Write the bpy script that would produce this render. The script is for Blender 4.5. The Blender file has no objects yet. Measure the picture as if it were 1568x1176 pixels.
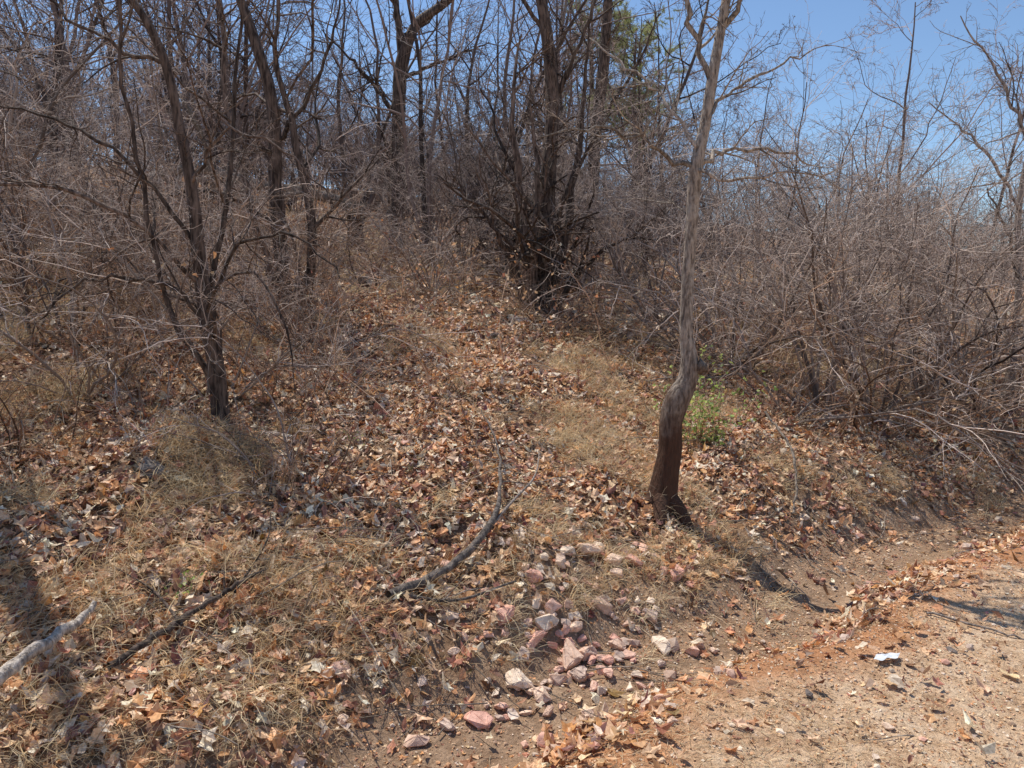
import bpy, math, numpy as np
from mathutils import Vector, Matrix
rng=np.random.default_rng(11)
sc=bpy.context.scene
PI=math.pi
# ------------------------------------------------------------ terrain
TAB=np.random.default_rng(3).random((256,256))
def vn(x,y,sc_,seed=0):
    x=np.asarray(x,float)/sc_+seed*17.37+500; y=np.asarray(y,float)/sc_+seed*9.71+500
    xi=np.floor(x).astype(int); yi=np.floor(y).astype(int)
    fx=x-xi; fy=y-yi; fx=fx*fx*(3-2*fx); fy=fy*fy*(3-2*fy)
    a=TAB[xi%256,yi%256]; b=TAB[(xi+1)%256,yi%256]; c=TAB[xi%256,(yi+1)%256]; d=TAB[(xi+1)%256,(yi+1)%256]
    return (a*(1-fx)+b*fx)*(1-fy)+(c*(1-fx)+d*fx)*fy-0.5
def S(x,y):
    x=np.asarray(x,float); y=np.asarray(y,float)
    return -.61*x+.79*(y-2.8)
def sw(x,y): return S(x,y)+.24*vn(x,y,1.1,5)+.10*vn(x,y,.3,6)
SX=[-900,-40,-8,-4,-1.2,-.65,-.45,-.22,.0,.3,.55,1,5,12,30,60,120,900]
SZ=[-12,-1.5,-.2,0,.06,.11,.09,-.04,-.08,-.03,.16,.38,1.56,2.85,6.4,7.6,7,4]
def T(x,y):
    s=sw(x,y); z=np.interp(s,SX,SZ)
    am=np.clip((s-.15)/.8,0,1); am=am*am*(3-2*am)
    z=z+am*(.15*vn(x,y,1.3,1)+.13*vn(x,y,.5,2)+.055*vn(x,y,.2,3)+.18*vn(x,y,4,4))+.035*vn(x,y,.6,7)+.02*vn(x,y,.14,8)
    far=np.clip((s-15)/30,0,1); z=z+far*2.5*vn(x,y,22,9)
    return z
def Tn(x,y):
    e=.03
    dx=(T(x+e,y)-T(x-e,y))/(2*e); dy=(T(x,y+e)-T(x,y-e))/(2*e)
    n=np.stack([-dx,-dy,np.ones_like(dx)],-1); return n/np.linalg.norm(n,axis=-1,keepdims=True)
# ------------------------------------------------------------ mesh util
def mk(name,V,F,mat,attrs=None,smooth=False,parent=None,link=True):
    me=bpy.data.meshes.new(name)
    V=np.asarray(V,np.float32).reshape(-1,3)
    if not isinstance(F,(list,tuple)): F=[F]
    F=[np.asarray(f,np.int32) for f in F if len(f)]
    me.vertices.add(len(V)); me.vertices.foreach_set('co',V.ravel())
    tot=sum(f.size for f in F); npoly=sum(len(f) for f in F)
    me.loops.add(tot); me.loops.foreach_set('vertex_index',np.concatenate([f.ravel() for f in F]))
    me.polygons.add(npoly)
    ls=[];o=0
    for f in F:
        ls.append(o+np.arange(len(f))*f.shape[1]); o+=f.size
    me.polygons.foreach_set('loop_start',np.concatenate(ls).astype(np.int32))
    me.update(calc_edges=True)
    me.polygons.foreach_set('use_smooth',np.full(npoly,bool(smooth)))
    for k,v in (attrs or {}).items():
        v=np.asarray(v,np.float32)
        if v.ndim==1:
            a=me.attributes.new(k,'FLOAT','POINT'); a.data.foreach_set('value',v)
        else:
            a=me.attributes.new(k,'FLOAT_COLOR','POINT')
            c=np.ones((len(v),4),np.float32); c[:,:3]=v; a.data.foreach_set('color',c.ravel())
    me.materials.append(mat)
    if not link: return me
    ob=bpy.data.objects.new(name,me); sc.collection.objects.link(ob)
    if parent: ob.parent=parent
    return ob
def empty(name):
    e=bpy.data.objects.new(name,None); sc.collection.objects.link(e); return e
def nrm(v): return v/np.maximum(np.linalg.norm(v,axis=-1,keepdims=True),1e-9)
# ------------------------------------------------------------ materials
def nodes(name):
    m=bpy.data.materials.new(name); m.use_nodes=True; nt=m.node_tree
    b=nt.nodes['Principled BSDF']; b.inputs['Roughness'].default_value=.85
    b.inputs['Specular IOR Level'].default_value=.25
    return m,nt,b
def N(nt,t,**k):
    n=nt.nodes.new(t)
    for a,v in k.items(): setattr(n,a,v)
    return n
def noise(nt,scale,detail=4,vec=None,rough=.6):
    n=N(nt,'ShaderNodeTexNoise'); n.inputs['Scale'].default_value=scale; n.inputs['Detail'].default_value=detail; n.inputs['Roughness'].default_value=rough
    if vec is not None: nt.links.new(vec,n.inputs['Vector'])
    return n
def ramp(nt,src,stops):
    r=N(nt,'ShaderNodeValToRGB'); e=r.color_ramp.elements
    while len(e)<len(stops): e.new(.5)
    for i,(p,c) in enumerate(stops): e[i].position=p; e[i].color=(*c,1)
    nt.links.new(src,r.inputs[0]); return r
def mix(nt,f,a,b,mode='MIX'):
    m=N(nt,'ShaderNodeMix',data_type='RGBA',blend_type=mode)
    for s,v in ((m.inputs[0],f),(m.inputs[6],a),(m.inputs[7],b)):
        if hasattr(v,'links'): nt.links.new(v,s)
        else: s.default_value=v if not isinstance(v,tuple) else (*v,1)
    return m.outputs[2]
def bump(nt,b,h,st,dist):
    n=N(nt,'ShaderNodeBump'); n.inputs['Strength'].default_value=st; n.inputs['Distance'].default_value=dist
    nt.links.new(h,n.inputs['Height']); nt.links.new(n.outputs[0],b.inputs['Normal'])
def bark(name,c0,c1,stretch=(1,1,.2),scale=40,low=None,lowz=(0,1),bmp=True,p=(.3,.68),flat=False):
    m,nt,b=nodes(name)
    at=N(nt,'ShaderNodeAttribute',attribute_name='tint')
    if flat:
        r=ramp(nt,at.outputs['Fac'],[(0,tuple(x*.55 for x in c0)),(.5,tuple((x+y)/2.3 for x,y in zip(c0,c1))),(1,tuple(x*1.25 for x in c1))])
        nt.links.new(r.outputs[0],b.inputs['Base Color']); return m
    tc=N(nt,'ShaderNodeTexCoord'); mp=N(nt,'ShaderNodeMapping'); mp.inputs['Scale'].default_value=stretch
    nt.links.new(tc.outputs['Object'],mp.inputs[0])
    n1=noise(nt,scale,5,mp.outputs[0]); r=ramp(nt,n1.outputs[0],[(p[0],c0),(p[1],c1)])
    mu=N(nt,'ShaderNodeMapRange'); mu.inputs[3].default_value=.5; mu.inputs[4].default_value=1.5
    nt.links.new(at.outputs['Fac'],mu.inputs[0])
    cc=N(nt,'ShaderNodeCombineColor'); 
    for i in range(3): nt.links.new(mu.outputs[0],cc.inputs[i])
    col=mix(nt,1.0,r.outputs[0],cc.outputs[0],'MULTIPLY')
    if low is not None:
        sep=N(nt,'ShaderNodeSeparateXYZ'); nt.links.new(tc.outputs['Object'],sep.inputs[0])
        mr=N(nt,'ShaderNodeMapRange'); mr.inputs[1].default_value=lowz[0]; mr.inputs[2].default_value=lowz[1]
        n2=noise(nt,7,4,tc.outputs['Object']); ad=N(nt,'ShaderNodeMath',operation='ADD')
        nt.links.new(sep.outputs[2],ad.inputs[0]); nt.links.new(n2.outputs[0],ad.inputs[1]); nt.links.new(ad.outputs[0],mr.inputs[0])
        lowc=mix(nt,n1.outputs[0],tuple(x*.35 for x in low),tuple(x*1.6 for x in low))
        n3=noise(nt,16,3,tc.outputs['Object']); bl=ramp(nt,n3.outputs[0],[(.55,(0,0,0)),(.68,(1,1,1))])
        col=mix(nt,bl.outputs[0],col,mix(nt,.5,col,(.48,.43,.38)))
        col=mix(nt,mr.outputs[0],lowc,col)
    nt.links.new(col,b.inputs['Base Color'])
    if bmp: bump(nt,b,n1.outputs[0],1.0,.02)
    return m
M_twig=bark('bark_twig',(.20,.15,.125),(.68,.55,.47),flat=True)
M_brown=bark('bark_brown',(.04,.027,.021),(.22,.155,.12),p=(.38,.66))
M_main=bark('bark_grey_trunk',(.13,.10,.08),(.43,.35,.285),scale=65,stretch=(1,1,.22),low=(.085,.042,.026),lowz=(1.25,1.75),p=(.38,.60))
M_far=bark('bark_distant',(.11,.08,.072),(.52,.40,.36),flat=True)
M_fard=bark('bark_distant_dark',(.05,.035,.03),(.28,.205,.175),flat=True)
M_dead=bark('deadwood',(.12,.09,.068),(.36,.29,.23),scale=30)
M_grey=bark('deadwood_grey',(.10,.078,.066),(.36,.29,.245),scale=40,p=(.36,.64))
M_cane=bark('cane_reddish',(.15,.085,.055),(.56,.37,.25),flat=True)
def attrmat(name,transl=.2,rough=.8,spec=.2,nscale=90,ns=True):
    m,nt,b=nodes(name); b.inputs['Roughness'].default_value=rough; b.inputs['Specular IOR Level'].default_value=spec
    at=N(nt,'ShaderNodeAttribute',attribute_name='col'); c=at.outputs['Color']
    if ns:
        tc=N(nt,'ShaderNodeTexCoord'); n=noise(nt,nscale,1,tc.outputs['Object'])
        r=ramp(nt,n.outputs[0],[(.3,(.72,.67,.61)),(.7,(1.12,1.12,1.12))])
        c=mix(nt,1.0,c,r.outputs[0],'MULTIPLY')
    nt.links.new(c,b.inputs['Base Color'])
    if transl>0:
        t=N(nt,'ShaderNodeBsdfTranslucent'); nt.links.new(c,t.inputs[0])
        ms=N(nt,'ShaderNodeMixShader'); ms.inputs[0].default_value=transl
        nt.links.new(b.outputs[0],ms.inputs[1]); nt.links.new(t.outputs[0],ms.inputs[2])
        nt.links.new(ms.outputs[0],nt.nodes['Material Output'].inputs[0])
    return m
M_leaf=attrmat('dry_leaf',.2,.5,.5); M_grass=attrmat('dry_grass',.4,.6,.4,ns=False); M_green=attrmat('green_leaf',.4,.5,ns=False)
def rockmat():
    m,nt,b=nodes('rock_stone')
    at=N(nt,'ShaderNodeAttribute',attribute_name='col')
    tc=N(nt,'ShaderNodeTexCoord'); n=noise(nt,30,5,tc.outputs['Object'],.7)
    r=ramp(nt,n.outputs[0],[(.3,(.68,.6,.54)),(.7,(1.2,1.17,1.13))])
    c=mix(nt,1.0,at.outputs['Color'],r.outputs[0],'MULTIPLY'); nt.links.new(c,b.inputs['Base Color'])
    bump(nt,b,n.outputs[0],.7,.01); return m
M_rock=rockmat()
def groundmat():
    m,nt,b=nodes('ground_soil'); b.inputs['Roughness'].default_value=.95; b.inputs['Specular IOR Level'].default_value=.1
    geo=N(nt,'ShaderNodeNewGeometry'); P=geo.outputs['Position']
    at=N(nt,'ShaderNodeAttribute',attribute_name='s')
    nb=noise(nt,2.2,3,P); nm=noise(nt,9,6,P,.75); nf=noise(nt,60,5,P,.8)
    a0=N(nt,'ShaderNodeMath',operation='SUBTRACT'); nt.links.new(nb.outputs[0],a0.inputs[0]); a0.inputs[1].default_value=.5
    a1=N(nt,'ShaderNodeMath',operation='MULTIPLY_ADD'); nt.links.new(a0.outputs[0],a1.inputs[0]); a1.inputs[1].default_value=.8; nt.links.new(at.outputs['Fac'],a1.inputs[2])
    road=ramp(nt,nm.outputs[0],[(.3,(.42,.25,.14)),(.48,(.68,.46,.29)),(.72,(.82,.63,.45))])
    orange=ramp(nt,nm.outputs[0],[(.3,(.38,.17,.08)),(.7,(.70,.36,.185))])
    ditch=ramp(nt,nm.outputs[0],[(.28,(.25,.15,.09)),(.72,(.56,.38,.25))])
    forest=ramp(nt,nm.outputs[0],[(.25,(.13,.075,.045)),(.5,(.30,.18,.11)),(.75,(.54,.36,.22))])
    def step(lo,hi):
        r=N(nt,'ShaderNodeMapRange',interpolation_type='SMOOTHSTEP'); r.inputs[1].default_value=lo; r.inputs[2].default_value=hi
        nt.links.new(a1.outputs[0],r.inputs[0]); return r.outputs[0]
    c=mix(nt,step(-.85,-.45),road.outputs[0],orange.outputs[0])
    c=mix(nt,step(-.38,-.18),c,ditch.outputs[0])
    c=mix(nt,step(.35,.95),c,forest.outputs[0])
    fr=ramp(nt,nf.outputs[0],[(.32,(.5,.45,.42)),(.5,(1,1,1)),(.72,(1.25,1.23,1.2))])
    c=mix(nt,1.0,c,fr.outputs[0],'MULTIPLY')
    nt.links.new(c,b.inputs['Base Color'])
    ad=N(nt,'ShaderNodeMath',operation='MULTIPLY_ADD'); nt.links.new(nf.outputs[0],ad.inputs[0]); ad.inputs[1].default_value=.5; nt.links.new(nm.outputs[0],ad.inputs[2])
    bump(nt,b,ad.outputs[0],.9,.035)
    return m
M_ground=groundmat()
# ------------------------------------------------------------ ground sheet
def axis(a,b,step,lim,g):
    c=list(np.arange(a,b,step)); d=step; x=c[-1]
    while x<lim: d*=g; x+=d; c.append(x)
    d=step; x=a; L=[]
    while x>-lim: d*=g; x-=d; L.append(x)
    return np.array(L[::-1]+c)
xs=axis(-5,6,.04,900,1.07); ys=axis(1,9,.04,900,1.07)
X,Y=np.meshgrid(xs,ys); Z=T(X,Y)
nx,ny=len(xs),len(ys)
I=np.arange(nx*ny).reshape(ny,nx)
Q=np.stack([I[:-1,:-1],I[:-1,1:],I[1:,1:],I[1:,:-1]],-1).reshape(-1,4)
mk('ground',np.stack([X,Y,Z],-1).reshape(-1,3),Q,M_ground,{'s':sw(X,Y).ravel()},smooth=True)
# ------------------------------------------------------------ growth engine
def grow(st,d,L,r0,n,wander,trop,taper=.25,clamp=False):
    B=len(st); P=np.zeros((B,n+1,3)); P[:,0]=st; d=nrm(d.copy()); 
    for i in range(n):
        tr=np.array([0,0,1.])*(trop*(.4+1.2*i/n))
        d=nrm(d+np.clip(rng.standard_t(2.6,(B,3)),-4,4)*wander*.85+tr)
        P[:,i+1]=P[:,i]+d*(L/n)[:,None]
        if clamp:
            g=T(P[:,i+1,0],P[:,i+1,1])+.008
            P[:,i+1,2]=np.maximum(P[:,i+1,2],g)
    t=np.linspace(0,1,n+1)
    R=r0[:,None]*(1-(1-taper)*t[None,:]**.9)
    return P,R,L
def spawn(P,R,L,n,t0,t1,ang,asd,lr,rr,rmin=.0012):
    B,m,_=P.shape; m-=1
    idx=np.repeat(np.arange(B),n); t=rng.uniform(t0,t1,len(idx)); f=np.clip(t*m,0,m-1e-4); i=f.astype(int); fr=(f-i)[:,None]
    a=P[idx,i]; b=P[idx,i+1]; pos=a*(1-fr)+b*fr; tan=nrm(b-a)
    pr=nrm(np.cross(tan,rng.normal(0,1,tan.shape)))
    an=np.clip(rng.normal(ang,asd,len(idx)),.1,1.8)[:,None]
    d=np.cos(an)*tan+np.sin(an)*pr
    ln=L[idx]*lr*(1-.45*t)*rng.uniform(.5,1.35,len(idx))
    r=np.maximum((R[idx,i]*rr),rmin)
    return pos,d,ln,r
def tube(P,R,K):
    B,m,_=P.shape
    tan=nrm(np.gradient(P,axis=1))
    md=nrm(P[:,-1]-P[:,0]); ref=np.where(np.abs(md[:,2:3])>.7,np.array([[1.,0,0]]),np.array([[0,0,1.]]))
    ref=nrm(ref+.15*rng.normal(0,1,ref.shape))
    n1=nrm(np.cross(tan,ref[:,None,:])); n2=np.cross(tan,n1)
    an=np.arange(K)*2*PI/K
    V=P[:,:,None,:]+R[:,:,None,None]*(np.cos(an)[None,None,:,None]*n1[:,:,None,:]+np.sin(an)[None,None,:,None]*n2[:,:,None,:])
    I=np.arange(B*m*K).reshape(B,m,K); J=np.roll(I,-1,axis=2)
    F=np.stack([I[:,:-1],J[:,:-1],J[:,1:],I[:,1:]],-1).reshape(-1,4)
    return V.reshape(-1,3),F,np.repeat(rng.random(B),m*K)
class Acc:
    def __init__(s): s.V=[];s.F=[];s.t=[];s.o=0
    def add(s,P,R,K,tm=1.):
        V,F,t=tube(P,R,K); s.V.append(V); s.F.append(F+s.o); s.t.append(t*tm); s.o+=len(V)
    def mesh(s,name,mat,**k): return mk(name,np.concatenate(s.V),np.concatenate(s.F),mat,{'tint':np.concatenate(s.t)},smooth=True,**k)
def resample(pts,n):
    p=np.array(pts,float); d=np.r_[0,np.cumsum(np.linalg.norm(np.diff(p[:,:3],axis=0),axis=1))]
    t=np.linspace(0,d[-1],n+1); out=np.zeros((n+1,4))
    for c in range(4):
        m=np.gradient(p[:,c],d)
        k=np.clip(np.searchsorted(d,t,side='right')-1,0,len(d)-2); h=d[k+1]-d[k]; u=(t-d[k])/h
        out[:,c]=(2*u**3-3*u**2+1)*p[k,c]+(u**3-2*u**2+u)*h*m[k]+(-2*u**3+3*u**2)*p[k+1,c]+(u**3-u**2)*h*m[k+1]
    return out[None,:,:3],np.maximum(out[None,:,3],.001),np.array([d[-1]])
def levels(acc,P,R,L,specs,clamp=False,rmin=.0012):
    for (n,t0,t1,ang,lr,rr,nn,w,tr,K) in specs:
        pos,d,ln,r=spawn(P,R,L,n,t0,t1,ang,.25,lr,rr,rmin)
        P,R,L=grow(pos,d,ln,r,nn,w,tr,.35,clamp); acc.add(P,R,K)
    return P,R,L
def rough_trunk(P,R,K=14,amp=.1):
    V,F,t=tube(P,R,K); B,m,_=P.shape
    c=np.repeat(P.reshape(-1,3),K,axis=0); an=np.tile(np.arange(K),m)*2*PI/K
    f=1+amp*(np.sin(an*2+c[:,2]*2)+.8*np.sin(an*3-c[:,2]*4+1)+.6*np.sin(an*5+c[:,2]*3)+rng.normal(0,.5,len(V)))
    return c+(V-c)*f[:,None],F,t
# ------------------------------------------------------------ template shrubs
def bush(name,seed,nst=12,H=2.4,spread=.65,mat=M_twig,dense=1.,r=.014,droop=-.055,link=False,rmin=.0018,t0=.15,lv=3,w=.10):
    global rng; rng=np.random.default_rng(seed)
    a=Acc(); az=rng.uniform(0,2*PI,nst); th=np.abs(rng.normal(spread*.75,spread*.4,nst))
    d=np.stack([np.cos(az)*np.sin(th),np.sin(az)*np.sin(th),np.cos(th)],-1)
    st=np.stack([np.cos(az)*.10*rng.random(nst),np.sin(az)*.10*rng.random(nst),np.full(nst,-.08)],-1)
    P,R,L=grow(st,d,H*rng.uniform(.75,1.25,nst),r*rng.uniform(.6,1.4,nst),12,w,droop); a.add(P,R,6,.45)
    D=dense
    levels(a,P,R,L,[(int(9*D),t0,1,.75,.55,.6,8,.15,droop*.9,4),(int(6*D),.1,1,.85,.5,.6,5,.2,droop*.6,3),(int(4*D),.1,1,.9,.5,.75,3,.2,-.02,3)][:lv],rmin=rmin)
    return a.mesh(name,mat,link=link)
bushes=[bush('shrub_mesh_%d'%i,100+i,nst=[13,11,14,9][i],H=[2.5,2.8,2.2,2.6][i],dense=[1.15,1.1,1.1,1.2][i],t0=.36,spread=.55,r=.017,rmin=.0021) for i in range(4)]
brownb=[bush('brush_mesh_%d'%i,140+i,nst=10,H=1.9,mat=M_cane,dense=.85,r=.010,spread=.55,droop=-.04,t0=.25) for i in range(3)]
openb=[bush('open_shrub_mesh_%d'%i,150+i,nst=8,H=2.3,mat=[M_twig,M_fard,M_cane][i],dense=.8,r=.013,spread=.95,droop=-.085,t0=.2,rmin=.0028,w=.13,lv=3) for i in range(3)]
low=[bush('low_mesh_%d'%i,160+i,nst=11,H=.75,mat=[M_cane,M_twig,M_cane][i],dense=.6,r=.005,spread=.95,droop=-.10,rmin=.0014) for i in range(3)]
farb=[bush('farbush_mesh_%d'%i,180+i,nst=11,H=3.0,mat=[M_far,M_fard,M_far][i],dense=.9,r=.022,spread=.5,droop=-.012,rmin=.004) for i in range(3)]
def tree(name,seed,H=6.5,r=.08,mat=M_far,lean=.08,n1=13,t0=.2,up=.05,link=False):
    global rng; rng=np.random.default_rng(seed)
    a=Acc(); k=rng.integers(1,3)
    d=np.stack([rng.normal(0,lean,k),rng.normal(0,lean,k),np.ones(k)],-1)
    st=np.stack([rng.normal(0,.08,k),rng.normal(0,.08,k),np.full(k,-.2)],-1)
    P,R,L=grow(st,d,H*rng.uniform(.85,1.1,k),r*rng.uniform(.7,1,k),14,.06,.02,.2); a.add(P,R,7,.3)
    levels(a,P,R,L,[(n1,t0,1,.75,.45,.5,9,.14,up,5),(8,.15,1,.8,.5,.55,6,.17,up*.6,3),(5,.1,1,.8,.5,.65,4,.2,.02,3),(3,.2,1,.8,.5,.8,3,.18,0,3)],rmin=.0042)
    return a.mesh(name,mat,link=link)
trees=[tree('tree_mesh_%d'%i,200+i,H=[6.5,7.2,5.6,6.2,4.6][i],r=[.07,.085,.055,.06,.04][i],mat=[M_far,M_fard,M_far,M_far,M_fard][i]) for i in range(5)]
sap=[]
for i in range(4):
    rng=np.random.default_rng(240+i); a=Acc(); k=2+i%2
    d=np.stack([rng.normal(0,.16,k),rng.normal(0,.16,k),np.ones(k)],-1)
    P,R,L=grow(np.stack([rng.normal(0,.07,k),rng.normal(0,.07,k),np.full(k,-.15)],-1),d,rng.uniform(4,6,k),rng.uniform(.03,.055,k),16,.075,.015,.2); a.add(P,R,8,.8)
    levels(a,P,R,L,[(9,.25,1,.8,.42,.5,9,.15,.03,5),(5,.15,1,.85,.5,.55,6,.18,.02,3),(4,.1,1,.85,.5,.7,4,.2,.0,3)],rmin=.0028)
    sap.append(a.mesh('sapling_mesh_%d'%i,M_fard,link=False))
def place(me,name,x,y,sc_=1.,rot=None,parent=None,sink=.03,tilt=.06):
    o=bpy.data.objects.new(name,me); sc.collection.objects.link(o)
    o.location=(x,y,float(T(x,y))-sink); o.scale=(sc_,sc_,sc_*rng.uniform(.9,1.1))
    o.rotation_euler=(rng.normal(0,tilt),rng.normal(0,tilt),rng.uniform(0,2*PI) if rot is None else rot)
    if parent: o.parent=parent
    return o
rng=np.random.default_rng(5)
for (x,y,s_,k) in [(2.95,7.3,.95,0),(3.6,7.6,1.0,1),(2.3,8.1,.95,2),(4.5,8.4,.95,0),(5.6,9.6,.9,1),(4.2,9.8,1.05,3),(3.0,10.0,1.05,1),(6.4,10.2,.8,2),(1.7,9.2,.85,3),(5.3,11.8,.9,0),(7.0,12.6,.9,1)]:
    place(bushes[k],'bare_shrub',x,y,s_)
for (x,y,s_,k) in [(.35,9.8,.8,0),(-1.0,9.8,.6,2),(.95,10.6,.9,3),(-.2,12,1.,1),(-1.3,12.6,.9,0),(1.6,11.8,1.,2)]:
    place(bushes[k],'bare_shrub',x,y,s_)
for (x,y,s_,k) in [(-1.95,5.1,.55,0),(-3.2,5.6,.65,1),(-2.1,7.6,.7,2),(-3.6,8.0,.85,0),(-5.0,7.6,1.1,1),(-6.0,9.5,1.2,2),(-3.9,6.2,.7,4),(-7.6,10.5,1.3,5),(-2.6,5.0,.5,4),(-3.3,4.4,.5,5),(-4.8,6.4,.8,6)]:
    place((bushes+brownb)[k],'bare_shrub',x,y,s_)
for (x,y,s_,k) in [(-2.75,4.9,.75,0),(-3.5,5.5,.85,1),(-1.7,6.3,.6,0),(-4.6,6.6,1.,0),(-2.9,6.6,.8,2),(2.45,6.9,.9,0),(3.3,7.0,.95,2),(4.2,7.6,1.,0),(5.0,8.0,1.,1),(1.9,8.4,.8,0),(-.9,9.2,.7,0),(-1.5,8.6,.5,1)]:
    place(openb[k],'bare_shrub',x,y,s_)
for (x,y,s_,k) in [(-5.1,9.8,1.,1),(-6.5,8.8,1.1,2),(-1.2,11.6,1.,3),(-4.2,12.2,1.1,0),(-.4,13.2,1.1,1),(2.3,12.8,.85,2),(-7.2,12.6,1.2,3),(-2.9,14.6,1.1,1),(.9,14.2,1.1,0),(3.6,13.6,.7,3),(-5.6,13.6,1.2,2),(6.1,14.2,.7,1),(-8.6,11.4,1.2,0)]:
    place(sap[k],'bare_sapling',x,y,s_)
und=empty('undergrowth'); rng=np.random.default_rng(8)
c=0
while c<165:
    y=rng.uniform(3.4,15); x=rng.uniform(-.75,.75)*y; s=float(S(x,y))
    if s<1.2: continue
    dens=.25+.75*(x<-.25*y)+.15*(x>.22*y)+(.4 if y>8 else 0)
    if -.25*y<x<.2*y and y<7.5: dens*=.1
    if rng.random()>dens: continue
    place(low[rng.integers(3)],'brush_%d'%c,x,y,rng.uniform(.6,1.2),parent=und,tilt=.2); c+=1
# distant wood
wood=empty('distant_woodland'); rng=np.random.default_rng(21); c=0
while c<130:
    y=12.5+33*rng.random()**1.2; x=rng.uniform(-.8,.8)*y; s=float(S(x,y))
    if s<7 : continue
    a=x/y
    k=rng.integers(5); hs=rng.uniform(.8,1.15)
    if a>.22: 
        hs*=.55 if y<30 else .7
        if y<20 and rng.random()<.6: continue
    place(trees[k],'tree_%d'%c,x,y,hs*(1+max(0,y-25)*.006),parent=wood); c+=1
c=0
while c<130:
    y=12+27*rng.random()**1.1; x=rng.uniform(-.8,.8)*y; s=float(S(x,y))
    if s<6: continue
    if x/y<-.15 and y<17: continue
    place(farb[rng.integers(3)],'thicket_%d'%c,x,y,rng.uniform(.6,1.0)*(1+max(0,y-20)*.012)*(1.15 if x<0 else .8),parent=wood); c+=1
# ------------------------------------------------------------ named trees
def fulltree(trunk,branches,specs,K=14,n=50,amp=.05,js=.006,top=8):
    a=Acc(); P,R,L=resample(trunk,n); 
    P=P+np.cumsum(rng.normal(0,js*.6,P.shape),axis=1)*np.array([1,1,0])*.35
    V,F,t=rough_trunk(P,R,K,amp); a.V.append(V);a.F.append(F);a.t.append(np.full(len(V),.5)); a.o=len(V)
    for br in branches:
        p,r,l=resample(br,16); p=p+np.concatenate([np.zeros((1,1,3)),rng.normal(0,.013,(1,16,3))],1); a.add(p,r*rng.uniform(.85,1.15,r.shape),7)
        levels(a,p,r,l,specs,rmin=.0016)
    levels(a,P[:,n//3:],R[:,n//3:]*.5,L*.5,[(top,.05,1,.9,.3,.35,7,.16,.02,4),(6,.1,1,.8,.5,.6,5,.17,0,3),(3,.2,1,.8,.5,.8,3,.16,0,3)],rmin=.0016)
    return a
rng=np.random.default_rng(31)
tw=[(9,.12,1,.8,.45,.55,7,.16,.01,4),(6,.1,1,.85,.5,.65,5,.18,-.01,3),(3,.2,1,.85,.5,.8,3,.18,0,3)]
twl=[(7,.12,1,.8,.45,.55,7,.16,.01,4),(5,.1,1,.85,.5,.65,5,.18,-.01,3),(2,.2,1,.85,.5,.8,3,.18,0,3)]
y0=4.8
trunk=[(.93,y0,.10,.17),(.945,y0,.32,.108),(.975,y0,.52,.082),(1.0,y0,.70,.074),(1.0,y0,.86,.073),(1.03,y0,.98,.080),(1.095,y0,1.12,.064),(1.105,y0,1.24,.055),(1.085,y0,1.36,.045),(1.08,y0,1.66,.039),(1.10,y0,2.06,.036),(1.12,y0,2.42,.039),(1.17,y0+.02,2.67,.033),(1.21,y0+.03,2.95,.032),(1.26,y0+.05,3.24,.028),(1.3,y0+.05,3.5,.026),(1.38,y0+.1,4.0,.022),(1.45,y0+.1,4.7,.015),(1.5,y0,5.3,.006)]
brs=[[(1.12,y0,2.42,.016),(.98,4.75,2.44,.013),(.875,4.7,2.51,.011),(.67,4.6,2.56,.009),(.39,4.4,2.57,.006),(.15,4.3,2.5,.004)],
 [(1.12,y0,2.42,.017),(1.22,4.85,2.49,.014),(1.36,4.95,2.55,.011),(1.65,5.0,2.55,.008),(2.0,5.05,2.42,.004)],
 [(1.20,4.83,2.93,.022),(1.12,4.85,3.1,.018),(1.06,4.85,3.32,.016),(1.02,4.9,3.65,.013),(.9,5,4.3,.006)],
 [(1.25,4.85,3.22,.018),(1.36,4.8,3.4,.014),(1.5,4.7,3.6,.011),(1.8,4.6,4.1,.005)],
 [(1.14,4.8,2.5,.013),(1.0,4.9,2.75,.010),(.8,5.0,3.0,.008),(.5,5.2,3.3,.004)],
 [(1.18,4.8,2.7,.012),(1.35,4.9,2.9,.010),(1.7,5.1,3.1,.007),(2.1,5.3,3.3,.003)],
 [(1.12,4.8,2.4,.010),(1.3,4.6,2.3,.008),(1.6,4.5,2.35,.006),(1.9,4.4,2.2,.003)],
 [(1.3,4.85,3.5,.018),(1.1,4.7,3.9,.012),(.8,4.5,4.5,.005)],
 [(1.35,4.9,3.8,.016),(1.7,5.1,4.3,.01),(2.1,5.3,4.8,.004)]]
a=fulltree(trunk,brs,tw,K=24,n=110,amp=.018,js=.0008)
p,r,l=resample([(1.10,y0,1.16,.035),(1.17,y0-.02,1.20,.034),(1.20,y0-.03,1.22,.03),(1.205,y0-.03,1.222,.002)],8); a.add(p,r,10)
for (dx,dy) in ((-.2,-.1),(.18,-.14),(.05,.22),(-.05,-.24)):
    p,r,l=resample([(.95,y0,.44,.05),(.945+dx*.5,y0+dy*.5,.32,.05),(.945+dx,y0+dy,float(T(.945+dx,y0+dy))-.03,.03)],8); a.add(p,r,10)
a.mesh('bare_tree',M_main)
y0=4.8
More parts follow.
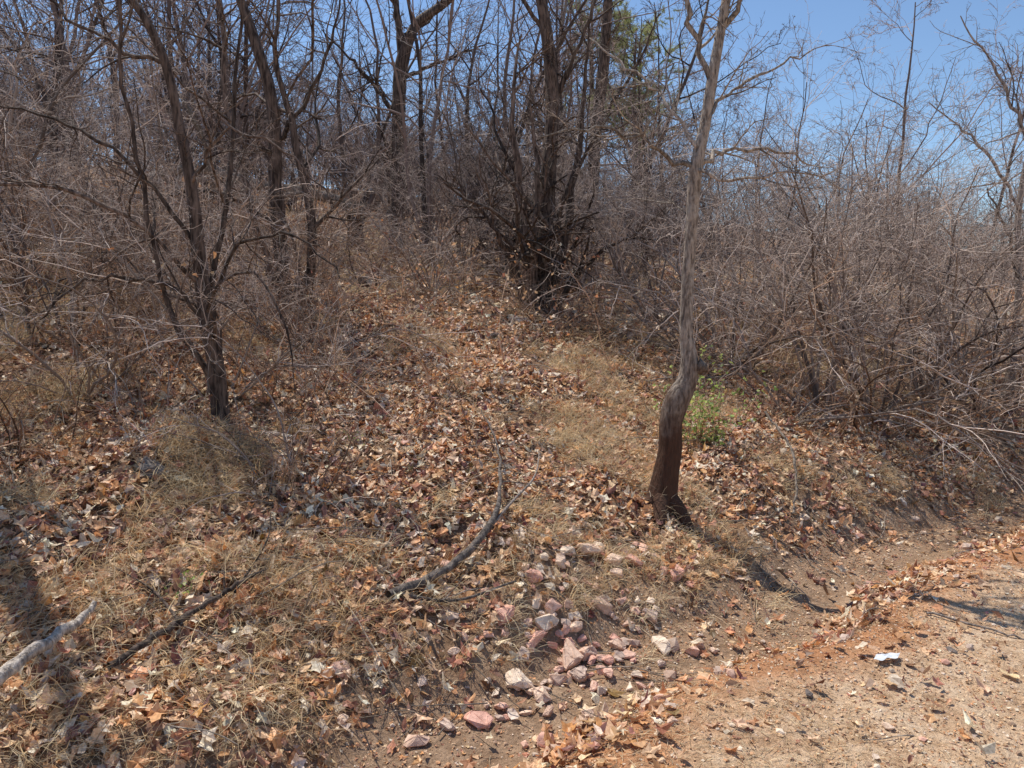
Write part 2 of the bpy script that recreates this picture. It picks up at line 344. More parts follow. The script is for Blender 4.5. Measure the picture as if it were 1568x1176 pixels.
a=fulltree([(-1.80,y0,.72,.08),(-1.82,y0,.88,.062),(-1.84,y0,1.21,.052),(-1.89,y0,1.53,.048),(-1.92,y0,1.86,.040),(-1.94,y0,2.26,.033),(-2.0,y0,2.67,.029),(-2.08,y0,3.07,.026),(-2.2,y0,3.32,.023),(-2.4,y0,3.55,.02),(-2.7,y0+.2,4.1,.013),(-2.9,y0+.2,4.8,.005)],
 [[(-1.84,y0,1.0,.022),(-1.90,4.9,1.7,.020),(-1.80,5,2.3,.016),(-1.75,5.1,3.1,.012),(-1.7,5.1,3.9,.006)],
  [(-1.86,y0,1.1,.018),(-2.05,4.7,1.5,.016),(-2.2,4.7,2.3,.013),(-2.3,4.7,3.1,.010),(-2.2,4.7,3.9,.006)],
  [(-1.92,y0,1.9,.015),(-2.15,4.7,2.3,.012),(-2.5,4.6,2.6,.009),(-3.0,4.6,2.75,.005)],
  [(-2.05,y0,3.0,.015),(-2.5,4.8,3.2,.010),(-3.0,4.9,3.6,.005)],
  [(-1.85,y0,1.5,.012),(-2.2,4.6,1.75,.010),(-2.5,4.5,1.7,.008),(-2.75,4.4,1.4,.004)],
  [(-1.87,y0,1.55,.012),(-1.6,4.65,1.95,.009),(-1.3,4.6,2.0,.007),(-1.0,4.5,1.75,.004)],
  [(-1.9,y0,1.7,.013),(-2.3,4.5,2.15,.012),(-2.8,4.3,2.25,.010),(-3.3,4.2,1.95,.006)],
  [(-1.86,y0,1.35,.012),(-1.7,4.5,1.7,.010),(-1.45,4.4,1.75,.008),(-1.25,4.3,1.45,.006),(-1.2,4.25,1.1,.003)],
  [(-1.95,y0,2.3,.012),(-1.7,4.7,2.6,.009),(-1.35,4.6,2.5,.006),(-1.05,4.6,2.2,.004)]],twl,top=5)
a.mesh('bare_tree',M_brown)
y0=7.3
a=fulltree([(-2.08,y0,1.35,.11),(-2.12,y0,1.6,.08),(-2.18,y0,2.6,.068),(-2.21,y0,3.53,.055),(-2.37,y0,4.09,.046),(-2.5,y0,4.5,.036),(-2.8,y0,5.8,.015)],
 [[(-2.13,y0,1.5,.036),(-2.4,7.35,2.3,.032),(-2.6,7.4,3.2,.026),(-2.75,7.5,4.6,.016)],
  [(-2.05,y0,1.5,.045),(-1.86,7.2,1.9,.042),(-1.87,7.2,2.6,.038),(-2.0,7.2,3.23,.032),(-2.12,7.2,3.85,.022),(-2.0,7.3,5,.01)],
  [(-2.2,y0,3.0,.024),(-1.8,7.2,3.5,.018),(-1.5,7.2,4.3,.008)],
  [(-2.15,y0,2.3,.02),(-2.7,7.0,2.6,.016),(-3.2,6.9,2.5,.008)]],twl,top=3)
a.mesh('bare_tree',M_brown)
# centre clump of several stout dark stems
y0=9.2
a=fulltree([(.33,y0,1.2,.15),(.34,y0,1.5,.125),(.40,y0,2.3,.10),(.42,y0,2.9,.09),(.46,y0,4.09,.078),(.37,y0,4.8,.065),(.24,y0,5.4,.05),(.1,y0,6.8,.02)],
 [[(.28,9.1,1.3,.075),(.18,9.0,2.1,.06),(.10,9.0,2.9,.045),(.0,9.0,3.6,.03),(.1,9,4.6,.010)],
  [(.40,9.1,1.3,.075),(.55,9.1,2.1,.058),(.72,9.2,3.0,.042),(.85,9.2,4.2,.02),(.9,9.2,5,.01)],
  [(.30,9.0,1.3,.065),(.26,8.95,2.1,.052),(.30,8.9,2.8,.038),(.2,8.9,3.8,.015)],
  [(.36,9.0,1.3,.06),(.42,8.95,2.1,.045),(.60,8.9,2.8,.03),(1.1,8.9,3.7,.010)],
  [(.26,9.1,1.3,.05),(.02,9.0,2.0,.035),(-.3,8.9,2.6,.022),(-.8,8.7,3.0,.007)],
  [(.42,9.1,1.3,.045),(.75,9.0,1.9,.03),(1.2,8.9,2.3,.018),(1.7,8.8,2.3,.006)],
  [(.44,y0,3.8,.03),(.8,9.1,4.6,.02),(1.2,9.1,5.8,.008)],
  [(.4,y0,4.6,.03),(0,9.1,5.2,.018),(-.4,9.1,6,.008)]],tw)
a.mesh('bare_tree',M_brown)
y0=14
a=fulltree([(-2.05,y0,2.0,.18),(-2.05,y0,2.7,.14),(-2.03,y0,3.66,.13),(-2.0,y0,4.7,.12),(-1.88,y0,5.9,.105),(-1.7,y0,6.35,.085),(-1.11,y0,6.8,.07),(-.6,y0,7.3,.05),(.2,y0,8.2,.02)],
 [[(-1.9,y0,5.8,.08),(-2.0,y0,6.6,.06),(-2.2,y0,7.8,.03)],[(-2.0,y0,4.8,.04),(-2.6,y0,5.6,.03),(-3.3,y0,6.3,.01)],[(-1.9,y0,5.5,.04),(-1.2,y0,5.8,.025),(-.4,y0,6.1,.01)]],tw)
a.mesh('bare_tree',M_brown)
y0=12
a=fulltree([(1.15,y0,1.8,.15),(1.18,y0,2.3,.11),(1.28,y0,4.27,.095),(1.38,y0,5.28,.08),(1.43,y0,6.3,.06),(1.4,y0,8,.02)],
 [[(1.2,y0,3.2,.03),(.8,y0,4.2,.022),(.6,y0,5.6,.01)],[(1.3,y0,4.3,.03),(1.8,y0,5.0,.022),(2.2,y0,5.9,.01)]],tw)
a.mesh('bare_tree',M_brown)
y0=8.8
a=fulltree([(5.68,y0,.5,.07),(5.70,y0,.9,.045),(5.72,y0,1.8,.036),(5.66,y0,2.5,.032),(5.75,y0,3.4,.027),(6.0,y0,4.6,.018),(6.1,y0,5.6,.006)],
 [[(5.7,y0,1.9,.02),(5.4,8.5,2.3,.016),(5.0,8.3,2.8,.008)],[(5.7,y0,2.6,.02),(5.3,8.8,3.2,.015),(4.6,8.8,3.8,.006)],[(5.75,y0,3.3,.02),(5.4,8.8,4.0,.015),(4.9,8.8,4.7,.006)],[(5.7,y0,1.2,.02),(5.45,8.7,1.35,.016),(5.2,8.6,1.2,.008)]],tw)
a.mesh('bare_tree',M_grey)
a=fulltree([(-3.1,4.15,.9,.14),(-3.1,4.15,1.3,.11),(-3.15,4.15,2.2,.095),(-3.1,4.2,3.2,.075),(-3.2,4.3,4.2,.05),(-3.1,4.3,5.6,.02)],
 [[(-3.12,4.15,1.9,.05),(-3.4,4.0,2.6,.04),(-3.5,3.9,3.6,.02)],[(-3.1,4.2,2.6,.04),(-3.3,4.6,3.3,.03),(-3.2,4.8,4.3,.012)],[(-3.1,4.2,3.1,.04),(-2.9,4.0,3.8,.03),(-2.9,3.9,4.8,.012)]],[(5,.2,1,.8,.4,.5,6,.15,.02,4),(4,.2,1,.8,.5,.6,5,.15,0,3)],top=4)
a.mesh('bare_tree',M_brown)
for (x,y,s_,k,r_) in [(7.6,14.5,.85,0,1.),(9.6,16,.95,3,2.),(5.4,17,.68,3,3.),(-7.5,7.2,.9,1,2.2)]:
    place(trees[k],'bare_tree',x,y,s_,rot=r_)
# ------------------------------------------------------------ pines
def pine(x,y,H,seed):
    global rng; rng=np.random.default_rng(seed); z=float(T(x,y)); e=empty('pine_tree'); e.location=(x,y,z)
    a=Acc(); P,R,L=resample([(0,0,-.3,.14),(.03,0,H*.4,.10),(-.03,.02,H*.75,.06),(0,0,H,.01)],20); a.add(P,R,9)
    pos,d,ln,r=spawn(P,R,L,46,.4,.98,1.25,.2,.27,.35); ln=np.minimum(ln,1.9)
    P,R,L=grow(pos,d,ln,r,7,.08,.03); a.add(P,R,4)
    pos,d,ln,r=spawn(P,R,L,7,.3,1,.7,.2,.4,.5); P2,R2,L2=grow(pos,d,ln,r,4,.1,.06); a.add(P2,R2,3)
    t=a.mesh('trunk',M_brown); t.parent=e
    pos,d,ln,r=spawn(P2,R2,L2,44,.2,1,.7,.3,.3,.5); B=len(pos)
    ln=rng.uniform(.10,.2,B); sd=nrm(np.cross(d,rng.normal(0,1,d.shape)))*.008
    tip=pos+d*ln[:,None]
    V=np.stack([pos-sd,pos+sd,tip],1).reshape(-1,3); F=np.arange(B*3).reshape(-1,3)
    col=np.array([.33,.35,.15])*rng.uniform(.6,1.5,(B,1))
    o=mk('needles',V,F,M_green,{'col':np.repeat(col,3,axis=0)}); o.parent=e
pine(2.5,25,7.8,61); pine(4.5,28,7.4,62); pine(3.7,24,6.4,63)
# ------------------------------------------------------------ leaf litter
rng=np.random.default_rng(77)
PAL=np.array([(.90,.60,.37),(.78,.40,.18),(.25,.12,.07),(.54,.25,.15),(.93,.76,.58),(.86,.48,.24),(.38,.205,.115)])
def leafmesh(name,x,y,size,lift,tiltsd=.5,rim=10,pal=None,wt=None,z=None,nrmv=None,mat=M_leaf):
    B=len(x); K=rim
    tm=np.array([[1,.5,.92,.45,.75,.38,.42,.75,.45,.92],[1,.8,.62,.5,.42,.32,.42,.5,.62,.8],[1,.62,.72,.42,.55,.3,.55,.42,.72,.62]])
    asp=np.array([[1,1],[1,.75],[1,.8]])
    k=rng.integers(0,3,B); an=np.arange(K)*2*PI/K
    rad=tm[k]*rng.uniform(.75,1.2,(B,K))
    lx=rad*np.cos(an)*asp[k,0:1]; ly=rad*np.sin(an)*asp[k,1:2]*rng.uniform(.6,1.05,(B,1))
    cu=rng.normal(.2,.4,(B,1)); cv=rng.normal(.15,.5,(B,1)); tw_=rng.normal(0,.3,(B,1))
    lz=cu*lx**2+cv*ly**2+tw_*lx*ly+rng.normal(0,.09,(B,K))
    L=np.stack([lx,ly,lz],-1); L=np.concatenate([np.zeros((B,1,3)),L],1)*size[:,None,None]*.5
    n=Tn(x,y) if nrmv is None else nrmv
    n=nrm(n+rng.normal(0,tiltsd,(B,3))*np.array([1,1,.3])); t=nrm(np.cross(n,rng.normal(0,1,(B,3)))); b=np.cross(n,t)
    base=np.stack([x,y,(T(x,y) if z is None else z)+lift],-1)
    V=base[:,None,:]+L[...,0:1]*t[:,None]+L[...,1:2]*b[:,None]+L[...,2:3]*n[:,None]
    I=np.arange(B*(K+1)).reshape(B,K+1); r=I[:,1:]; r2=np.roll(r,-1,axis=1); c0=np.repeat(I[:,:1],K,axis=1)
    F=np.stack([c0,r,r2],-1).reshape(-1,3)
    pal=PAL if pal is None else pal
    ci=rng.choice(len(pal),B,p=wt); col=pal[ci]*rng.uniform(.7,1.15,(B,1))+rng.normal(0,.015,(B,3)); col=np.clip(col,.01,.92)
    return mk(name,V.reshape(-1,3),F,mat,{'col':np.repeat(col,K+1,axis=0)})
def scat(n,y0,y1,dens,ax=.74,pw=1.):
    X=[];Y=[];c=0
    while c<n:
        m=n*2; y=y0+(y1-y0)*rng.random(m)**pw; x=rng.uniform(-ax,ax,m)*y
        k=rng.random(m)<dens(x,y)*(y/y1)
        X.append(x[k]);Y.append(y[k]);c+=k.sum()
    return np.concatenate(X)[:n],np.concatenate(Y)[:n]
def dleaf(x,y):
    s=sw(x,y); d=np.interp(s,[-3,-.8,-.5,-.34,-.2,-.08,.25,.5,1],[0.012,.02,.10,.65,.55,.04,.08,.45,1])
    strip=(s>-.6)&(s<0); d=np.where(strip,d*np.clip(4*vn(x,y,.7,95)+.35,.05,1),d)
    d=d*np.clip(.5+2.2*(vn(x,y,.9,21)+vn(x,y,.25,22)+.35),.15,1)
    bare=np.clip(6*(vn(x,y,1.4,88)-.1),0,1)*(x>.25*y)*(s<3); d=d*(1-.9*bare)
    rk=np.exp(-(((x-.25)/.6)**2+((y-3.5)/.55)**2)); return d*(1-.7*rk)
WT=[.26,.17,.12,.14,.16,.10,.05]
x,y=scat(66000,1.9,8,dleaf); leafmesh('leaf_litter',x,y,rng.uniform(.035,.11,len(x)),rng.random(len(x))**2*.04+.004,.36,wt=WT)
x,y=scat(46000,8,26,dleaf); leafmesh('leaf_litter',x,y,rng.uniform(.09,.19,len(x)),rng.random(len(x))*.04+.01,.32,wt=WT)
x,y=scat(48000,1.9,7,lambda x,y:np.interp(sw(x,y),[-4,-.5,-.35,.1,.3,1],[.55,.55,.9,.5,.8,.6])*np.clip(.4+2*vn(x,y,.5,23)+.3,.1,1)); 
leafmesh('leaf_crumbs',x,y,rng.uniform(.006,.026,len(x)),rng.random(len(x))*.006+.001,.3,wt=WT)
x,y=scat(3000,4,13,lambda x,y:(S(x,y)>1.5)*np.clip(vn(x,y,.8,30)*2,0,1)); leafmesh('hanging_dry_leaves',x,y,rng.uniform(.03,.07,len(x)),rng.random(len(x))**2.5*1.1,1.5,wt=WT)
# ------------------------------------------------------------ dry grass
def ribbons(name,P,W,col,mat):
    B,m,_=P.shape; tan=nrm(np.gradient(P,axis=1)); sd=nrm(np.cross(tan,nrm(rng.normal(0,1,(B,1,3))+np.array([0,0,.5]))))
    w=W[:,None]*np.linspace(1,.15,m)[None,:]
    V=np.stack([P-sd*w[...,None],P+sd*w[...,None]],2)
    I=np.arange(B*m*2).reshape(B,m,2)
    F=np.stack([I[:,:-1,0],I[:,:-1,1],I[:,1:,1],I[:,1:,0]],-1).reshape(-1,4)
    return mk(name,V.reshape(-1,3),F,mat,{'col':np.repeat(col,m*2,axis=0)})
GPAL=np.array([(.90,.68,.40),(.84,.60,.34),(.92,.76,.50),(.60,.42,.25),(.76,.60,.40)])
def dgr(x,y):
    s=sw(x,y); d=np.interp(s,[.1,.4,.8,1.5],[0,.15,.6,1]); return d*np.clip(5*(vn(x,y,.7,41)+.8*vn(x,y,.3,42))-.1,.02,1)
def grass(name,nt,per,y0,y1,L0,L1,w):
    tx,ty=scat(nt,y0,y1,dgr)
    ang=np.arctan2(-.79,.61)+rng.normal(0,.9,nt)
    i=np.repeat(np.arange(nt),per); B=len(i)
    x=tx[i]+rng.normal(0,.04,B); y=ty[i]+rng.normal(0,.04,B)
    aa=ang[i]+rng.normal(0,.7,B); th=rng.uniform(.4,1.4,B)
    d=np.stack([np.cos(aa)*np.sin(th),np.sin(aa)*np.sin(th),np.cos(th)],-1)
    P,R,L=grow(np.stack([x,y,T(x,y)],-1),d,rng.uniform(L0,L1,B)*rng.uniform(.6,1.1,nt)[i],np.ones(B),5,.14,-.26,clamp=True)
    ct=GPAL[rng.integers(0,5,nt)][i]*rng.uniform(.6,1.1,(B,1))
    ribbons(name,P,np.full(B,w)*rng.uniform(.6,1.3,B),ct,M_grass)
grass('dry_grass',1900,26,2.2,7.5,.08,.27,.0019)
grass('dry_grass',1900,16,7.5,20,.15,.40,.005)
x,y=scat(8000,1.9,6,lambda x,y:np.interp(sw(x,y),[-5,-.5,-.2,.3],[.9,.8,.25,0.])*np.clip(.5+2.5*vn(x,y,.6,25),.1,1)); B=len(x)
az=rng.uniform(0,2*PI,B); P,R,L=grow(np.stack([x,y,T(x,y)+.004],-1),np.stack([np.cos(az),np.sin(az),rng.normal(0,.15,B)],-1),rng.uniform(.015,.06,B),np.ones(B),3,.1,-.03,clamp=True)
ribbons('loose_straw',P,np.full(B,.0013),GPAL[rng.integers(0,5,B)]*rng.uniform(.5,1.1,(B,1)),M_grass)
# ------------------------------------------------------------ twigs lying about
x,y=scat(3600,2.1,10,lambda x,y:np.interp(sw(x,y),[-.4,0,.6,1],[.02,.1,.7,1])); B=len(x)
az=rng.uniform(0,2*PI,B); th=rng.normal(0,.2,B)
P,R,L=grow(np.stack([x,y,T(x,y)+rng.random(B)*.04],-1),np.stack([np.cos(az),np.sin(az),th],-1),np.minimum(rng.gamma(2,.11,B)+.04,.7),rng.uniform(.0015,.0045,B),6,.13,-.05,.5,clamp=True)
a=Acc(); a.add(P,R,4); levels(a,P,R,L,[(2,.2,.9,.7,.45,.6,4,.12,-.05,3)],clamp=True); a.mesh('fallen_twigs',M_dead)
x,y=scat(1000,4.2,12,lambda x,y:(S(x,y)>1.6)*(.12+.88*(x/y<-.2)+.3*(x/y>.2))*np.clip(.4+3*vn(x,y,1.2,50),.05,1)); B=len(x)
az=rng.uniform(0,2*PI,B); th=rng.uniform(.1,.9,B)
P,R,L=grow(np.stack([x,y,T(x,y)-.02],-1),np.stack([np.cos(az)*np.sin(th),np.sin(az)*np.sin(th),np.cos(th)],-1),rng.uniform(.4,1.4,B),rng.uniform(.002,.006,B),9,.10,-.06,.4,clamp=True)
a=Acc(); a.add(P,R,4); levels(a,P,R,L,[(6,.2,1,.8,.35,.6,5,.15,-.03,3),(2,.2,1,.8,.5,.8,3,.15,0,3)],rmin=.0015); a.mesh('dead_canes',M_cane)
# ------------------------------------------------------------ fallen branches
def fallen(name,pts,br,mat=M_dead,lift=.03,side=(3,2)):
    q=[(px,py,float(T(px,py))+lift+dz,rr) for (px,py,dz,rr) in pts]
    P,R,L=resample(q,26); P=P+rng.normal(0,.004,P.shape); a=Acc(); a.add(P,R*rng.uniform(.85,1.15,R.shape),9)
    for b in br:
        q=[(px,py,float(T(px,py))+lift+dz,rr) for (px,py,dz,rr) in b]; p,r_,l=resample(q,12); a.add(p,r_,6)
        levels(a,p,r_,l,[(3,.3,1,.6,.35,.6,5,.12,-.04,3)],clamp=True)
    if side[0]: levels(a,P,R,L,[(side[0],.3,1,.7,.2,.4,6,.12,-.04,4),(side[1],.3,1,.7,.4,.6,4,.12,0,3)],clamp=True)
    return a.mesh(name,mat)
rng=np.random.default_rng(91)
fallen('fallen_branch',[(-.55,3.33,0,.022),(-.40,3.5,.03,.021),(-.26,3.68,.05,.020),(-.12,3.90,.06,.019),(-.08,4.05,.07,.015),(-.07,4.28,.08,.011),(-.09,4.9,.07,.007),(-.22,5.5,.04,.004)],
 [[(-.12,3.9,.05,.010),(.0,4.15,.08,.008),(.14,4.6,.08,.006),(.18,5.0,.08,.003)],[(-.5,3.35,.0,.010),(-.3,3.4,.03,.008),(.02,3.6,.03,.005)]],M_grey)
fallen('fallen_branch',[(-2.0,2.1,.1,.028),(-1.72,2.42,.10,.025),(-1.66,2.6,.10,.022),(-1.62,2.78,.11,.018),(-1.6,2.87,.11,.012)],[],bark('deadwood_weathered',(.16,.125,.10),(.50,.42,.35),scale=60,p=(.36,.62)),side=(0,0))
fallen('fallen_branch',[(-1.46,2.68,.02,.014),(-1.32,2.93,.05,.013),(-1.18,3.08,.05,.011),(-1.05,3.2,.06,.007)],[[(-1.3,2.93,.04,.008),(-1.45,3.05,.04,.006),(-1.7,3.2,.03,.003)],[(-1.15,3.1,.03,.006),(-1.1,3.4,.08,.004),(-1.15,3.6,.1,.002)]],M_brown)
fallen('fallen_branch',[(1.95,5.9,.2,.009),(2.02,5.5,.12,.009),(1.95,5.2,.06,.008),(1.85,5.0,.03,.006)],[],M_dead,side=(0,0))
fallen('fallen_branch',[(2.0,3.6,-.02,.006),(2.3,3.35,-.02,.005),(2.6,3.1,-.02,.003)],[],M_grey,side=(0,0))
rng=np.random.default_rng(92)
a=Acc(); zt=float(T(-2.6,13))
P,R,L=resample([(-2.6,13,zt-.15,.19),(-2.6,13,zt+.1,.15),(-2.58,13,zt+.5,.135),(-2.57,13,zt+.72,.13),(-2.56,13,zt+.8,.05)],12)
V,F,t=rough_trunk(P,R,14,.08); a.V.append(V);a.F.append(F);a.t.append(t);a.o=len(V); a.mesh('tree_stump',M_brown)
a=Acc(); z0=float(T(-5.8,10.2))
for pts in ([(-2.45,12.9,zt+.72,.10),(-3.2,12.6,zt+.95,.085),(-3.9,12.2,zt+1.0,.08),(-4.5,11.6,zt+1.15,.07),(-5.2,11.0,zt+.9,.05),(-6.0,10.2,z0+.1,.025)],[(-4.4,11.7,zt+1.1,.05),(-4.5,11.4,zt+1.7,.035),(-4.9,11.2,zt+2.5,.01)],[(-3.3,12.5,zt+.95,.04),(-3.9,11.8,zt+.7,.03),(-4.3,11,zt+.3,.01)]):
    P,R,L=resample(pts,20); P=P+rng.normal(0,.008,P.shape); a.add(P,R,9); levels(a,P,R*.6,L,[(6,.3,1,.7,.3,.4,6,.12,0,4),(3,.3,1,.7,.4,.6,4,.12,0,3)])
a.mesh('fallen_log',M_dead)
# ------------------------------------------------------------ rocks
import bmesh
def hullrock(name,x,y,sx,sy,sz,seed,col,sink=.2,parent=None):
    r=np.random.default_rng(seed); bm=bmesh.new()
    pts=nrm(r.normal(0,1,(13,3)))*r.uniform(.8,1.1,(13,1))*np.array([sx,sy,sz])*.5
    pts[:,2]=np.clip(pts[:,2],-sz*.4,sz*.32)
    for p in pts: bm.verts.new(p)
    bmesh.ops.convex_hull(bm,input=bm.verts); 
    bmesh.ops.delete(bm,geom=[v for v in bm.verts if not v.link_faces],context='VERTS')
    bmesh.ops.bevel(bm,geom=list(bm.edges),offset=min(sx,sz)*.04,segments=2,affect='EDGES',profile=.6)
    bmesh.ops.triangulate(bm,faces=list(bm.faces)); bmesh.ops.subdivide_edges(bm,edges=list(bm.edges),cuts=1)
    for v in bm.verts: v.co+=Vector(r.normal(0,1,3))*min(sx,sz)*.016
    me=bpy.data.meshes.new(name); bm.to_mesh(me); bm.free()
    at=me.attributes.new('col','FLOAT_COLOR','POINT'); c=np.ones((len(me.vertices),4),np.float32); c[:,:3]=col; at.data.foreach_set('color',c.ravel())
    me.materials.append(M_rock); o=bpy.data.objects.new(name,me); sc.collection.objects.link(o)
    n=Tn(np.array([x]),np.array([y]))[0]
    o.rotation_euler=(Vector(n).to_track_quat('Z','Y').to_matrix()@Matrix.Rotation(r.uniform(0,6.28),3,'Z')@Matrix.Rotation(r.normal(0,.2),3,'X')).to_euler()
    o.location=(x,y,float(T(x,y))+sz*(.5-sink)); 
    if parent: o.parent=parent
pile=empty('rock_pile'); r=np.random.default_rng(55)
RC=[(.84,.64,.50),(.80,.47,.37),(.70,.50,.39),(.86,.72,.58),(.64,.50,.42),(.80,.53,.42)]
big=[(.42,4.07,.16,.10),(.66,4.1,.12,.08),(.25,3.38,.17,.09),(.03,3.16,.13,.08),(.30,3.25,.11,.08),(.43,3.27,.08,.05),(.13,3.08,.10,.06),(-.13,2.91,.12,.05),(-.36,2.75,.10,.05),(.71,3.53,.11,.06),(.71,3.76,.10,.05),(.2,3.6,.10,.06),(.25,3.85,.08,.05),(-.04,3.43,.12,.07),(.35,3.42,.10,.07),(.16,3.5,.12,.07),(.05,3.3,.08,.05),(.85,3.5,.07,.05),(.55,3.95,.09,.05),(.9,4.1,.13,.06),(.2,3.22,.08,.05),(.38,3.15,.06,.04),(-.25,2.85,.07,.04),(-.05,3.0,.06,.04),(.3,3.55,.09,.06),(.12,3.4,.1,.06),(.5,3.5,.09,.06),(.48,4.2,.1,.06),(.35,4.25,.1,.06),(.75,4.3,.09,.05),(.55,4.05,.13,.08),(.1,3.7,.1,.06),(.45,3.7,.1,.06),(.3,3.95,.1,.06)]
for i,(x,y,w,h) in enumerate(big): w*=1.2; hullrock('stone_%d'%i,x,y,w*r.uniform(.9,1.15),w*r.uniform(.6,.9),h*1.25,300+i,RC[i%6],parent=pile)
for i in range(150):
    x=r.normal(.28,.32); y=3.5+.35*(x-.25)+r.normal(0,.33); w=r.uniform(.035,.08)
    hullrock('stone_s%d'%i,x,y,w,w*.8,w*.65,400+i,RC[r.integers(6)],parent=pile)
for i,(x,y,w,h) in enumerate([(-1.45,4.6,.12,.09),(-1.83,3.84,.18,.10),(-.95,5.6,.14,.08),(.1,8.2,.28,.12),(-.2,7.6,.2,.1),(4.2,6.7,.12,.08),(2.9,5.6,.09,.05),(1.13,2.81,.055,.03),(1.75,3.9,.07,.04),(-.6,6.6,.16,.08),(1.9,3.2,.05,.03),(-3.2,8.4,.35,.15),(-4.4,9.5,.4,.18),(-1.7,9.0,.3,.14)]):
    hullrock('rock',x,y,w,w*.75,h,500+i,[(.66,.58,.51),(.2,.17,.155),(.70,.55,.42)][i%3])
def gravel(name,x,y,sz,col):
    ph=(1+5**.5)/2
    v=nrm(np.array([(-1,ph,0),(1,ph,0),(-1,-ph,0),(1,-ph,0),(0,-1,ph),(0,1,ph),(0,-1,-ph),(0,1,-ph),(ph,0,-1),(ph,0,1),(-ph,0,-1),(-ph,0,1)],float))
    f=np.array([(0,11,5),(0,5,1),(0,1,7),(0,7,10),(0,10,11),(1,5,9),(5,11,4),(11,10,2),(10,7,6),(7,1,8),(3,9,4),(3,4,2),(3,2,6),(3,6,8),(3,8,9),(4,9,5),(2,4,11),(6,2,10),(8,6,7),(9,8,1)])
    B=len(x); V=v[None]*rng.uniform(.65,1.2,(B,12,1))*sz[:,None,None]*.5*np.stack([rng.uniform(.8,1.3,B),rng.uniform(.6,1.1,B),rng.uniform(.4,.8,B)],-1)[:,None,:]
    a_=rng.uniform(0,6.28,B)[:,None]; vx=V[...,0]*np.cos(a_)-V[...,1]*np.sin(a_); vy=V[...,0]*np.sin(a_)+V[...,1]*np.cos(a_)
    V=np.stack([vx+x[:,None],vy+y[:,None],V[...,2]+(T(x,y)+sz*.12)[:,None]],-1)
    F=(f[None]+12*np.arange(B)[:,None,None]).reshape(-1,3)
    return mk(name,V.reshape(-1,3),F,M_rock,{'col':np.repeat(col,12,axis=0)})
rng=np.random.default_rng(66)
x,y=scat(13000,1.9,9,lambda x,y:np.interp(sw(x,y),[-5,-.3,0,.6,1.2],[.9,.8,.6,.35,.1])); pc=np.array([(.78,.56,.37),(.64,.38,.22),(.70,.58,.48),(.44,.30,.21),(.86,.72,.57)])
gravel('gravel',x,y,rng.gamma(2.,.0032,len(x))+.003,pc[rng.integers(0,5,len(x))]*rng.uniform(.7,1.1,(len(x),1)))
x,y=scat(2200,2.2,14,lambda x,y:np.interp(sw(x,y),[-.2,.3,1],[.3,.8,1])); 
gravel('scattered_stones',x,y,rng.gamma(2.,.018,len(x))+.014,np.array(RC)[rng.integers(0,6,len(x))]*rng.uniform(.7,1.,(len(x),1)))
# ------------------------------------------------------------ litter
mw,nt,b=nodes('white_paper'); b.inputs['Base Color'].default_value=(.66,.67,.69,1); b.inputs['Roughness'].default_value=.7
g=14; u,v=np.meshgrid(np.linspace(-1,1,g),np.linspace(-1,1,g)); x=1.57+.05*u+.02*v; y=3.10+.028*v+.008*u+.006*np.sin(5*u)
z=T(1.57,3.10)+.012+.009*np.abs(vn(u,v,.7,70))+.006*vn(u,v,.4,71)+.01
I=np.arange(g*g).reshape(g,g); mk('paper_wrapper',np.stack([x,y,z],-1).reshape(-1,3),np.stack([I[:-1,:-1],I[:-1,1:],I[1:,1:],I[1:,:-1]],-1).reshape(-1,4),mw)
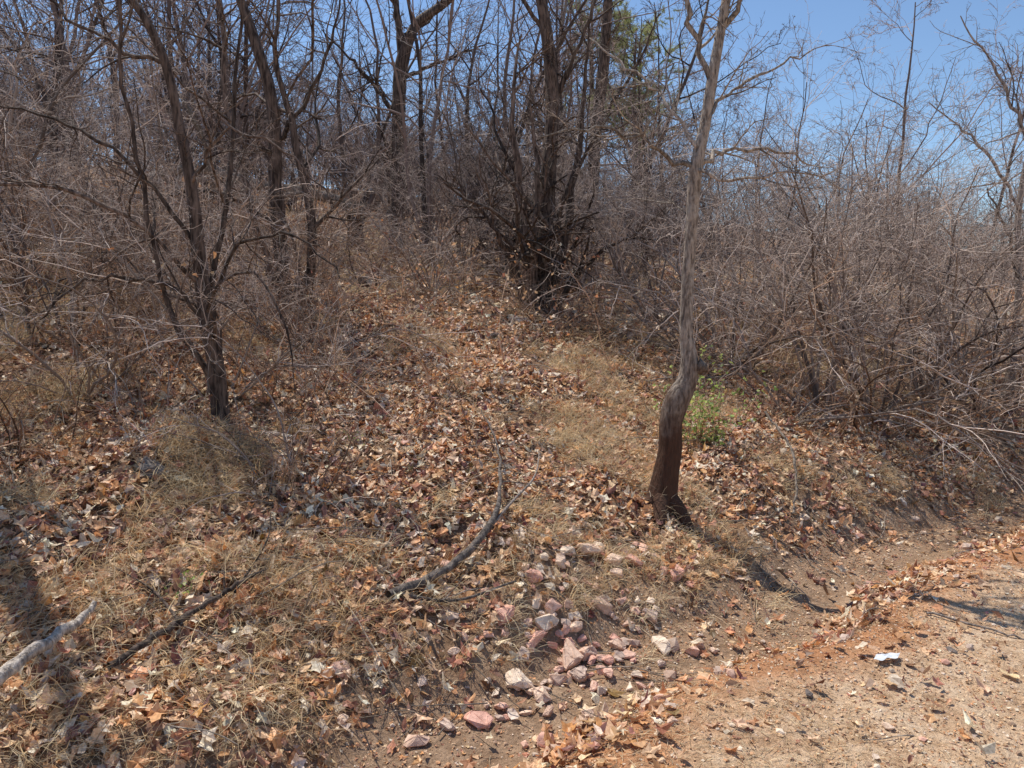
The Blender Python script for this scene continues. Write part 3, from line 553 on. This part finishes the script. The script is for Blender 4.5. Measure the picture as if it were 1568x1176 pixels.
# ------------------------------------------------------------ green plants
GP=np.array([(.40,.50,.14),(.50,.57,.20),(.2,.28,.08)])
def green(name,cx,cy,n,w,h,size):
    e=empty(name); B=40; az=rng.uniform(0,6.28,B); th=rng.uniform(0,.7,B)
    P,R,L=grow(np.stack([cx+rng.normal(0,w*.3,B),cy+rng.normal(0,w*.3,B),np.full(B,float(T(cx,cy)))],-1),np.stack([np.cos(az)*np.sin(th),np.sin(az)*np.sin(th),np.cos(th)],-1),rng.uniform(.4,1,B)*h,np.full(B,.002),6,.12,-.02)
    a=Acc(); a.add(P,R,3); o=a.mesh('stems',M_cane); o.parent=e
    i=rng.integers(0,B,n); j=rng.integers(1,7,n); q=P[i,j]+rng.normal(0,.025,(n,3))
    o=leafmesh('leaves',q[:,0],q[:,1],np.full(n,size)*rng.uniform(.6,1.3,n),0,.8,pal=GP,z=q[:,2],nrmv=np.tile([0,0,1.],(n,1)),mat=M_green); o.parent=e
green('green_shrub',1.48,5.8,520,.28,.8,.05)
green('green_weed',-1.35,3.15,60,.12,.08,.025)
green('green_weed',-1.0,4.7,40,.1,.1,.03)
# ------------------------------------------------------------ light, sky, camera
SUN_EL=61; SUN_AZ=-43
w=bpy.data.worlds.new('World'); sc.world=w; w.use_nodes=True; nt=w.node_tree
sky=nt.nodes.new('ShaderNodeTexSky'); sky.sky_type='NISHITA'; sky.sun_disc=False; sky.sun_elevation=math.radians(SUN_EL); sky.sun_rotation=math.radians(SUN_AZ)
sky.air_density=1.0; sky.dust_density=.05; sky.ozone_density=4.5
bg=nt.nodes['Background']; nt.links.new(sky.outputs[0],bg.inputs[0]); bg.inputs[1].default_value=.14
sl=bpy.data.lights.new('sun','SUN'); sl.energy=5; sl.angle=math.radians(.5); sl.color=(1,.96,.87)
so=bpy.data.objects.new('sun',sl); sc.collection.objects.link(so)
az=math.radians(SUN_AZ); el=math.radians(SUN_EL)
sd=Vector((math.sin(az)*math.cos(el),math.cos(az)*math.cos(el),math.sin(el)))
so.rotation_euler=(-sd).to_track_quat('-Z','Y').to_euler()
cam=bpy.data.cameras.new('camera'); co=bpy.data.objects.new('camera',cam); sc.collection.objects.link(co)
cam.sensor_width=36; cam.lens=27.18; cam.clip_end=3000; cam.clip_start=.05
co.location=(0,0,1.6); co.rotation_euler=(math.radians(84),0,0); sc.camera=co
sc.view_settings.view_transform='Standard'; sc.view_settings.look='None'; sc.view_settings.exposure=0
